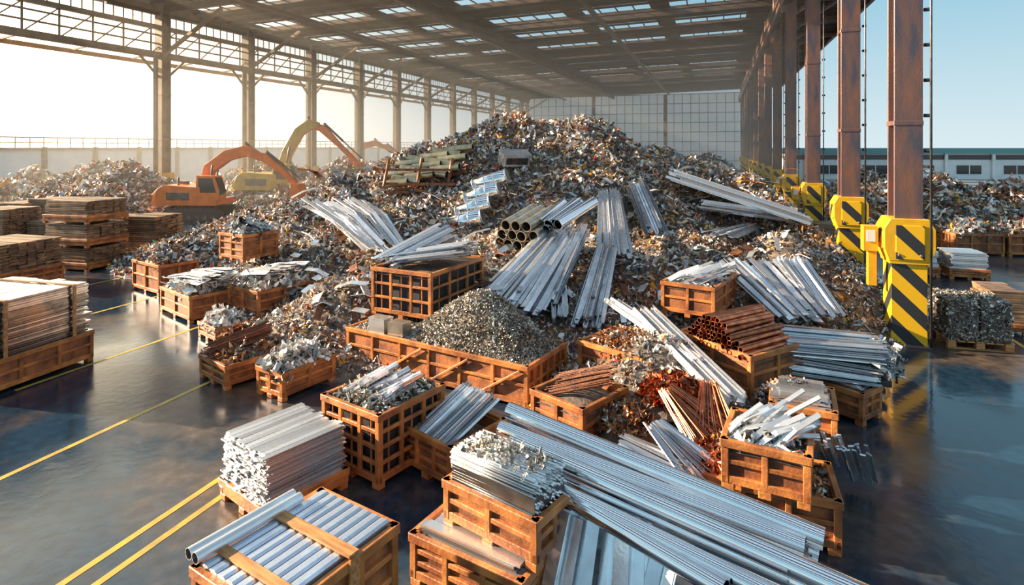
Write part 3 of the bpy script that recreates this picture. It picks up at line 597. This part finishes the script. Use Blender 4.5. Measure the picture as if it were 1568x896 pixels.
# ------------------------------------------------------------------ excavators
def excavator(name,pos,yaw,sc,boom,stick,bk,mats):
    b=B() # 0 body 1 stick 2 black 3 glass 4 dark steel
    for s in (-1,1):
        y0,y1=s*1.05-.3,s*1.05+.3
        ol=[(0.1,.35),(.45,.05),(3.75,.05),(4.1,.35),(4.1,.6),(3.75,.9),(.45,.9),(.1,.6)]; b.prism(ol,y0,y1,2)
        for k in range(7): b.rod((.55+k*.52,y0-.03,.3),(.55+k*.52,y1+.03,.3),.16,10,4)
        for k in range(14): b.box((.4+k*.26,s*1.05,.93),(.1,.64,.06),2); b.box((.4+k*.26,s*1.05,.04),(.1,.64,.06),2)
    b.box((2.1,0,.6),(1.6,1.7,.5),4); b.rod((2.1,0,.8),(2.1,0,1.1),.7,16,4)
    b.prism([(-.2,1.1),(3.9,1.1),(3.9,1.5),(2.9,1.5),(2.8,2.3),(.3,2.45),(-.1,2.2),(-.35,1.7)],-1.35,1.35,0)
    b.prism([(-.45,1.15),(.3,1.15),(.3,2.3),(-.1,2.25),(-.5,1.8)],-1.3,1.3,0)
    b.box((1.3,-1.36,1.7),(1.6,.03,.5),4); b.box((.7,.4,2.5),(.5,.4,.25),4); b.rod((.9,-.6,2.4),(.9,-.6,2.95),.07,8,4)
    cab=[(2.45,1.4),(4.05,1.4),(4.1,2.0),(3.75,3.05),(2.55,3.1)]; b.prism(cab,-1.3,-.3,0)
    win=[(2.65,1.95),(3.92,1.95),(3.65,2.9),(2.7,2.92)]; b.prism(win,-1.33,-.27,3); b.prism([(4.06,1.6),(4.12,2.0),(3.8,2.95),(3.76,2.95)],-1.2,-.4,3)
    def arm(pts,th,y,m):
        pts=np.array(pts,float); up=[];dn=[]
        for i,p in enumerate(pts):
            d=pts[min(i+1,len(pts)-1)]-pts[max(i-1,0)]; d/=np.linalg.norm(d); n_=np.array([-d[1],d[0]]); up.append(p+n_*th[i]/2); dn.append(p-n_*th[i]/2)
        b.prism([tuple(q) for q in up]+[tuple(q) for q in dn[::-1]],-y,y,m)
    arm(boom,[.5]+[.75]*(len(boom)-2)+[.4],.26,0); arm(stick,[.35]+[.6]+[.32]*(len(stick)-2),.2,1)
    B0=np.array(boom,float); S0=np.array(stick,float)
    def cyl(p,q,r,y): 
        p3=np.array([p[0],y,p[1]]);q3=np.array([q[0],y,q[1]]); m_=(p3+q3)/2; b.rod(p3,m_,r,10,4); b.rod(m_,q3,r*.55,10,4)
    for y in (-.38,.38): cyl((B0[0][0]+.6,B0[0][1]-.5),B0[1]+(B0[2]-B0[1])*.3,.12,y)
    cyl(B0[-2]+np.array([-.2,.55]),S0[0]+np.array([.0,.35]),.11,0)
    cyl(S0[1]+np.array([.1,.4]),S0[-1]+np.array([.35,.35]),.09,0)
    t=S0[-1]; x,z=t
    b.prism([(x-.15,z+.15),(x+.35,z+.1),(x+.5,z-.5),(x+.2,z-1.0),(x-.35,z-1.15),(x-.75,z-.95),(x-.3,z-.75),(x-.2,z-.3)],-.6,.6,bk)
    for k in range(5): b.box((x-.8,-.5+k*.25,z-.95),(.25,.1,.07),4)
    M=Matrix.Translation(pos)@Matrix.Rotation(yaw,4,'Z')@Matrix.Scale(sc,4)
    return b.build(name,mats,M,None,.02)
MM=[M_ORANGE,M_ORANGE,M_BLACK,M_GLASS,M_DKMET]
p=at(258,337,0)
excavator("excavator",(p[0],40.5,0),-.05,1.0,[(2.3,1.9),(2.75,3.5),(4.0,4.4),(5.4,4.75),(6.5,4.2)],[(5.7,4.5),(6.6,4.3),(8.0,3.2),(8.8,2.4)],0,MM)
excavator("excavator",(-22.6,50,.2),.0,1.1,[(2.3,1.6),(3.2,3.9),(4.1,5.5),(5.0,6.15),(5.6,6.05)],[(4.9,6.1),(5.9,5.8),(7.3,4.4),(8.6,3.1)],1,[M_OLIVE]+MM[1:])
excavator("excavator",(-24,78,0.3),.0,1.1,[(2.3,1.9),(2.75,3.5),(4.0,4.4),(5.4,4.75),(6.5,4.2)],[(5.7,4.5),(6.6,4.3),(8.0,3.2),(8.8,2.4)],0,MM)

# ------------------------------------------------------------------ hall structure
def HM(a,p,z=0): v=W(a,p,z); return Matrix.Translation(v)@Matrix.Rotation(HR,4,'Z')
IP=lambda w,d,t:[(-w/2,-d/2),(w/2,-d/2),(w/2,-d/2+t),(t/2,-d/2+t),(t/2,d/2-t),(w/2,d/2-t),(w/2,d/2),(-w/2,d/2),(-w/2,d/2-t),(-t/2,d/2-t),(-t/2,-d/2+t),(-w/2,-d/2+t)]
def column(name,a,p,ht,w,matc,guard=True,gz=3.2,box=False):
    b=B(); b.sweep([(0,0,0),(0,0,ht)],IP(w,w*1.05,.06),0,(0,1,0.0001)); b.box((0,0,.03),(w+.3,w+.3,.06),0)
    for z in (5.6,9.2,12.8): b.box((0,0,z),(w*1.04,w*1.1,.12),0)
    if guard:
        g=w+.16
        b.box((0,0,1.05),(g,g,2.1),2); b.box((0,0,2.12),(g+.1,g+.1,.1),1)
        b.prism([(-g/2-.06,2.15),(g/2+.06,2.15),(g/2+.16,2.45),(g/2+.16,2.95),(g/2+.02,gz),(-g/2-.02,gz),(-g/2-.16,2.95),(-g/2-.16,2.45)],-g/2-.06,g/2+.06,1)
        b.box((0,-g/2-.075,2.62),(g*.8,.02,.85),2); b.box((-g/2-.165,0,2.65),(.02,g*.8,.5),2)
        for s in (-1,1): b.rod((s*g*.3,-g/2-.1,2.3),(s*g*.3,-g/2-.06,2.3),.04,8,0)
    if box:
        g=w+.16; b.box((-g/2-.42,-.1,2.65),(.34,.3,.65),1); b.box((-g/2-.42,-.27,2.72),(.2,.02,.3),3); b.box((-g/2-.36,-.05,1.9),(.2,.2,.95),1); b.box((-g/2-.2,-.05,2.5),(.3,.08,.08),1)
    return b.build(name,[matc,M_YEL,M_STRIPE,M_WHITE],HM(a,p),None,.01)
ra=[17.5,24.3,33,42.5]+[42.5+9.2*k for k in range(1,10)]
for i,a in enumerate(ra): column("hall_column",a,4.5,17.2,.62,M_STEELCOL,True,3.2,i in(0,2,3))
la=[35.2+9.1*k for k in range(11)]
for a in la: column("hall_column",a,-42,16.2,.8,M_STEELL,True,2.2)
b=B()
for a in la:
    for da in (-1.3,): b.sweep([W(a+da,-41.2,0),W(a+da,-41.2,12.2)],[(-.12,-.12),(.12,-.12),(.12,.12),(-.12,.12)],0)
b.build("drainpipe_posts",[M_STEELL])
A0,A1=30.5,131.7
AL=16.0
# left clerestory / eaves truss
b=B()
for z,t in ((12.3,.5),(13.2,.12),(13.9,.12),(14.5,.35),(15.9,.5)): b.beam(W(AL,-42,z),W(A1,-42,z),.35 if t>.3 else .12,t,0)
for a in np.arange(AL,A1,2.27):
    b.beam(W(a,-42,12.3),W(a,-42,14.5),.1,.1,0,(1,0,0)); b.beam(W(a,-42,12.4),W(a+2.27,-42,14.4),.08,.08,0)
    for k in (0,.75,1.5): b.beam(W(a+k,-42,14.5),W(a+k,-42,15.8),.07,.07,0,(1,0,0))
for a in la:
    b.beam(W(a,-42,10.2),W(a+2,-42,12.1),.15,.15,0); b.beam(W(a,-42,10.2),W(a-2,-42,12.1),.15,.15,0)
    b.beam(W(a,-42,12.3),W(a,-36,15.6),.25,.25,0)
b.beam(W(AL,-44.5,12.0),W(A1,-44.5,12.0),.3,.3,0)
for a in np.arange(AL,A1,4.55): b.beam(W(a,-44.5,12.0),W(a,-42,12.3),.12,.12,0)
b.build("eaves_truss",[M_STEELL])
# roof: opaque bays separated by rows of open rooflights
def rz(p): return 16.4+(p+42)/46.5*1.1
def deck(b,a0,a1,p0,p1):
    v=[W(a0,p0,rz(p0)),W(a1,p0,rz(p0)),W(a1,p1,rz(p1)),W(a0,p1,rz(p1))]; v=np.array(v+[q+[0,0,.08] for q in v])
    b.add(v,[np.array([[0,3,2,1],[4,5,6,7],[0,1,5,4],[1,2,6,5],[2,3,7,6],[3,0,4,7]])],0)
b=B(); g=B()
a=A0; PL,PR_=-45.5,12.3; PIT=7.6; GAP=2.7
for q in np.arange(AL,A0,3.6): deck(b,q,min(q+2.6,A0),-45.5,-39.5); g.beam(W(q,-45,rz(-45)-.15),W(q,-39.5,rz(-39.5)-.15),.12,.22,0)
# unseen near roof bays, added to shape ambient and reflections; wide rooflights brighten pipes
for q in np.arange(A0-PIT*6,A0-.1,PIT):
    deck(b,q,q+PIT-4.9,-18,PR_)
    for k in (0,.5,.99): g.beam(W(q+(PIT-4.9)*k,-18,rz(-18)-.15),W(q+(PIT-4.9)*k,12,rz(12)-.15),.12,.22,0)
while a<A1:
    e=min(a+PIT-GAP,A1); deck(b,a,e,PL,PR_)
    for p0,p1 in ((-36.8,-35.2),(-29.3,-27.7),(-23,-20.5),(-13.2,-11.6),(-5.6,-4),(2.5,12.3),(-45.5,-41)):
        if e<A1: deck(b,e,min(a+PIT,A1),p0,p1)
    for p in np.arange(-41.5,3,1.5): b.beam(W(e,p,rz(p)),W(a+PIT,p,rz(p)),.1,.08,0)
    for k in (0,.37,.74,.99): 
        q=a+(PIT-GAP)*k; g.beam(W(q,-42,rz(-42)-.13),W(q,12,rz(12)-.13),.12,.18,0)
    a+=PIT
b.build("ceiling",[M_ROOF])
for a in la:
    g.beam(W(a,-42,rz(-42)-.5),W(a,12,rz(12)-.5),.25,.4,0)
for p in (-42,-33,-22,-10,4.5): g.beam(W(A0 if p<4 else -15,p,rz(p)-.8),W(A1,p,rz(p)-.8),.35,.9 if p in(-22,4.5) else .3,0)
g.beam(W(-15,12.2,rz(12)-.2),W(A1,12.2,rz(12)-.2),.3,.5,0)
g.build("roof_girders",[M_GIRD])
b=B(); b.beam(W(12,4.1,14.6),W(A1,4.1,14.6),.3,.6,0); b.beam(W(12,3.9,15.0),W(A1,3.9,15.0),.12,.14,0)
for a in ra:
    b.beam(W(a,4.5,14.2),W(a+2.2,4.5,16.4),.2,.2,0); b.beam(W(a,4.5,14.2),W(a-2.2,4.5,16.4),.2,.2,0); b.beam(W(a,4.5,13.6),W(a,9.5,16.9),.2,.2,0)
    b.box(W(a,4.2,14.1),(.5,.7,.35),0,HR)
b.build("crane_runway_beam",[M_STEELCOL])
b=B()
for a in ra[:5]:
    b.rod(W(a-.6,4.9,0.1),W(a-.6,4.9,16),.03,6,0)
    for k in range(14): b.rod(W(a+.12,4.95,4+k*.9),W(a+.12,5.08,4+k*.9),.05,6,0)
b.build("conduit_cables",[M_DKMET])
b=B(); Mw=HM(A1,-18.7); WW=47.4
b.box((0,.1,8.2),(WW,.05,16.4),0)
for k in range(28): b.box((-WW/2+k*WW/27,-.02,8.2),(.12 if k%9 else .8,.15,16.4),1)
for k in range(9): b.box((0,-.02,k*2.05),(WW,.15,.14),1)
b.build("wall_back",[M_TRANS,M_STEELL],Mw)
b=B(); b.beam(W(5,-75,2.4),W(190,-75,2.4),.25,4.8,0)
b.beam(W(5,-74.8,6.1),W(190,-74.8,6.1),.1,.14,1); b.beam(W(5,-74.8,5.5),W(190,-74.8,5.5),.08,.1,1); b.beam(W(5,-74.8,4.8),W(190,-74.8,4.8),.4,.2,1)
for a in np.arange(5,190,1.5): b.beam(W(a,-74.8,4.8),W(a,-74.8,6.1),.08,.08,1,(1,0,0))
for a in np.arange(5,190,6): b.beam(W(a,-74.7,0),W(a,-74.7,5.0),.4,.4,1,(1,0,0))
b.build("wall_left",[M_WHITE,M_STEELL])
b=B(); b.box((0,0,2.0),(110,12,4.0),0); b.box((0,-.1,4.4),(111,13,.8),1); b.box((0,-6.05,3.4),(110,.1,.7),2)
for k in range(16): b.box((-52+k*7,-6.2,2.2),(.45,.3,4.4),0); 
for k in range(16): b.box((-48.5+k*7,-6.06,1.5),(3.6,.1,1.3),2); b.box((-48.5+k*7,-6.12,1.5),(.12,.1,1.3),0)
b.build("yard_warehouse",[M_WHITE,M_TEAL,M_GLASS],Matrix.Translation((98,95,0))@Matrix.Rotation(-.05,4,'Z'))

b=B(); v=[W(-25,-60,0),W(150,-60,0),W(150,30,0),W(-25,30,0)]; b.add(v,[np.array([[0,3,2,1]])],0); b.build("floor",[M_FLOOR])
b=B(); b.add([[-400,-100,-.03],[400,-100,-.03],[400,500,-.03],[-400,500,-.03]],[np.array([[0,1,2,3]])],0); b.build("ground",[M_GROUND])
b=B()
for p,a0,a1 in ((-10.2,-10,16),(-7.08,-10,7.4),(-6.7,-10,6.8),(-13.6,8,17),(-17.7,12,22),(-21.5,15,40),(7.2,0,60)):
    v=[W(a0,p-.05,.004),W(a1,p-.05,.004),W(a1,p+.05,.004),W(a0,p+.05,.004)]; b.add(v,[np.array([[0,3,2,1]])],0)
b.build("floor_line_marking",[M_LINE])

# ------------------------------------------------------------------ dust in the hall air (real participating volume)
vm=bpy.data.materials.new("dust_haze"); vm.use_nodes=True; nt=vm.node_tree; nt.nodes.clear()
vo=nt.nodes.new("ShaderNodeOutputMaterial"); vs=nt.nodes.new("ShaderNodeVolumeScatter"); vs.inputs["Density"].default_value=.010; vs.inputs["Anisotropy"].default_value=.65; vs.inputs["Color"].default_value=(1,.95,.86,1)
nt.links.new(vs.outputs[0],vo.inputs["Volume"])
b=B(); b.box((0,0,8.1),(56,104,16),0); b.build("dust_haze",[vm],HM(79,-24.2))

# ------------------------------------------------------------------ light
sun=bpy.data.lights.new("sun","SUN"); sun.energy=17.0; sun.color=(1,.78,.53); sun.angle=.012
so=bpy.data.objects.new("sun",sun); bpy.context.scene.collection.objects.link(so)
az=Vector((-.96,.20,0)).normalized(); el=math.radians(19); D=Vector((az.x*math.cos(el),az.y*math.cos(el),math.sin(el)))
so.rotation_euler=D.to_track_quat('Z','Y').to_euler(); so.location=D*60
w=bpy.data.worlds.new("sky"); bpy.context.scene.world=w; w.use_nodes=True; nt=w.node_tree; N=nt.nodes; L=nt.links; bg=N["Background"]
tc=N.new("ShaderNodeTexCoord"); sp=N.new("ShaderNodeSeparateXYZ"); L.new(tc.outputs["Generated"],sp.inputs[0])
r=N.new("ShaderNodeValToRGB"); e=r.color_ramp.elements; e[0].position=0; e[0].color=(.68,.81,.85,1); e[1].position=.9; e[1].color=(.48,.66,.84,1)
x=e.new(.24); x.color=(.29,.57,.73,1); L.new(sp.outputs["Z"],r.inputs["Fac"])
gd=Vector((-.74,.66,.14)).normalized()
dt=N.new("ShaderNodeVectorMath"); dt.operation='DOT_PRODUCT'; dt.inputs[1].default_value=gd; L.new(tc.outputs["Generated"],dt.inputs[0])
mx0=N.new("ShaderNodeMath"); mx0.operation='MAXIMUM'; mx0.inputs[1].default_value=0; L.new(dt.outputs["Value"],mx0.inputs[0])
def pw(k,g):
    a=N.new("ShaderNodeMath"); a.operation='POWER'; a.inputs[1].default_value=k; L.new(mx0.outputs[0],a.inputs[0])
    c=N.new("ShaderNodeVectorMath"); c.operation='SCALE'; c.inputs[0].default_value=g; L.new(a.outputs[0],c.inputs["Scale"]); return c
def addv(a,b_):
    c=N.new("ShaderNodeVectorMath"); c.operation='ADD'; L.new(a,c.inputs[0]); L.new(b_,c.inputs[1]); return c.outputs[0]
o1=addv(r.outputs["Color"],pw(6,(1.2,.84,.44)).outputs[0]); o2=addv(o1,pw(24,(4.5,3.4,1.8)).outputs[0])
L.new(o2,bg.inputs["Color"]); bg.inputs["Strength"].default_value=1.0
vs_=bpy.context.scene.view_settings
vs_.view_transform='Standard'; vs_.look='None'; vs_.exposure=0.05; vs_.gamma=1.0

# ------------------------------------------------------------------ camera
cam=bpy.data.cameras.new("camera"); co=bpy.data.objects.new("camera",cam); bpy.context.scene.collection.objects.link(co)
co.location=(0,0,CH); co.rotation_euler=(math.pi/2,0,0); cam.sensor_width=36; cam.lens=36*F/1568; cam.shift_y=-(448-HV)/1568; cam.clip_end=1500
bpy.context.scene.camera=co
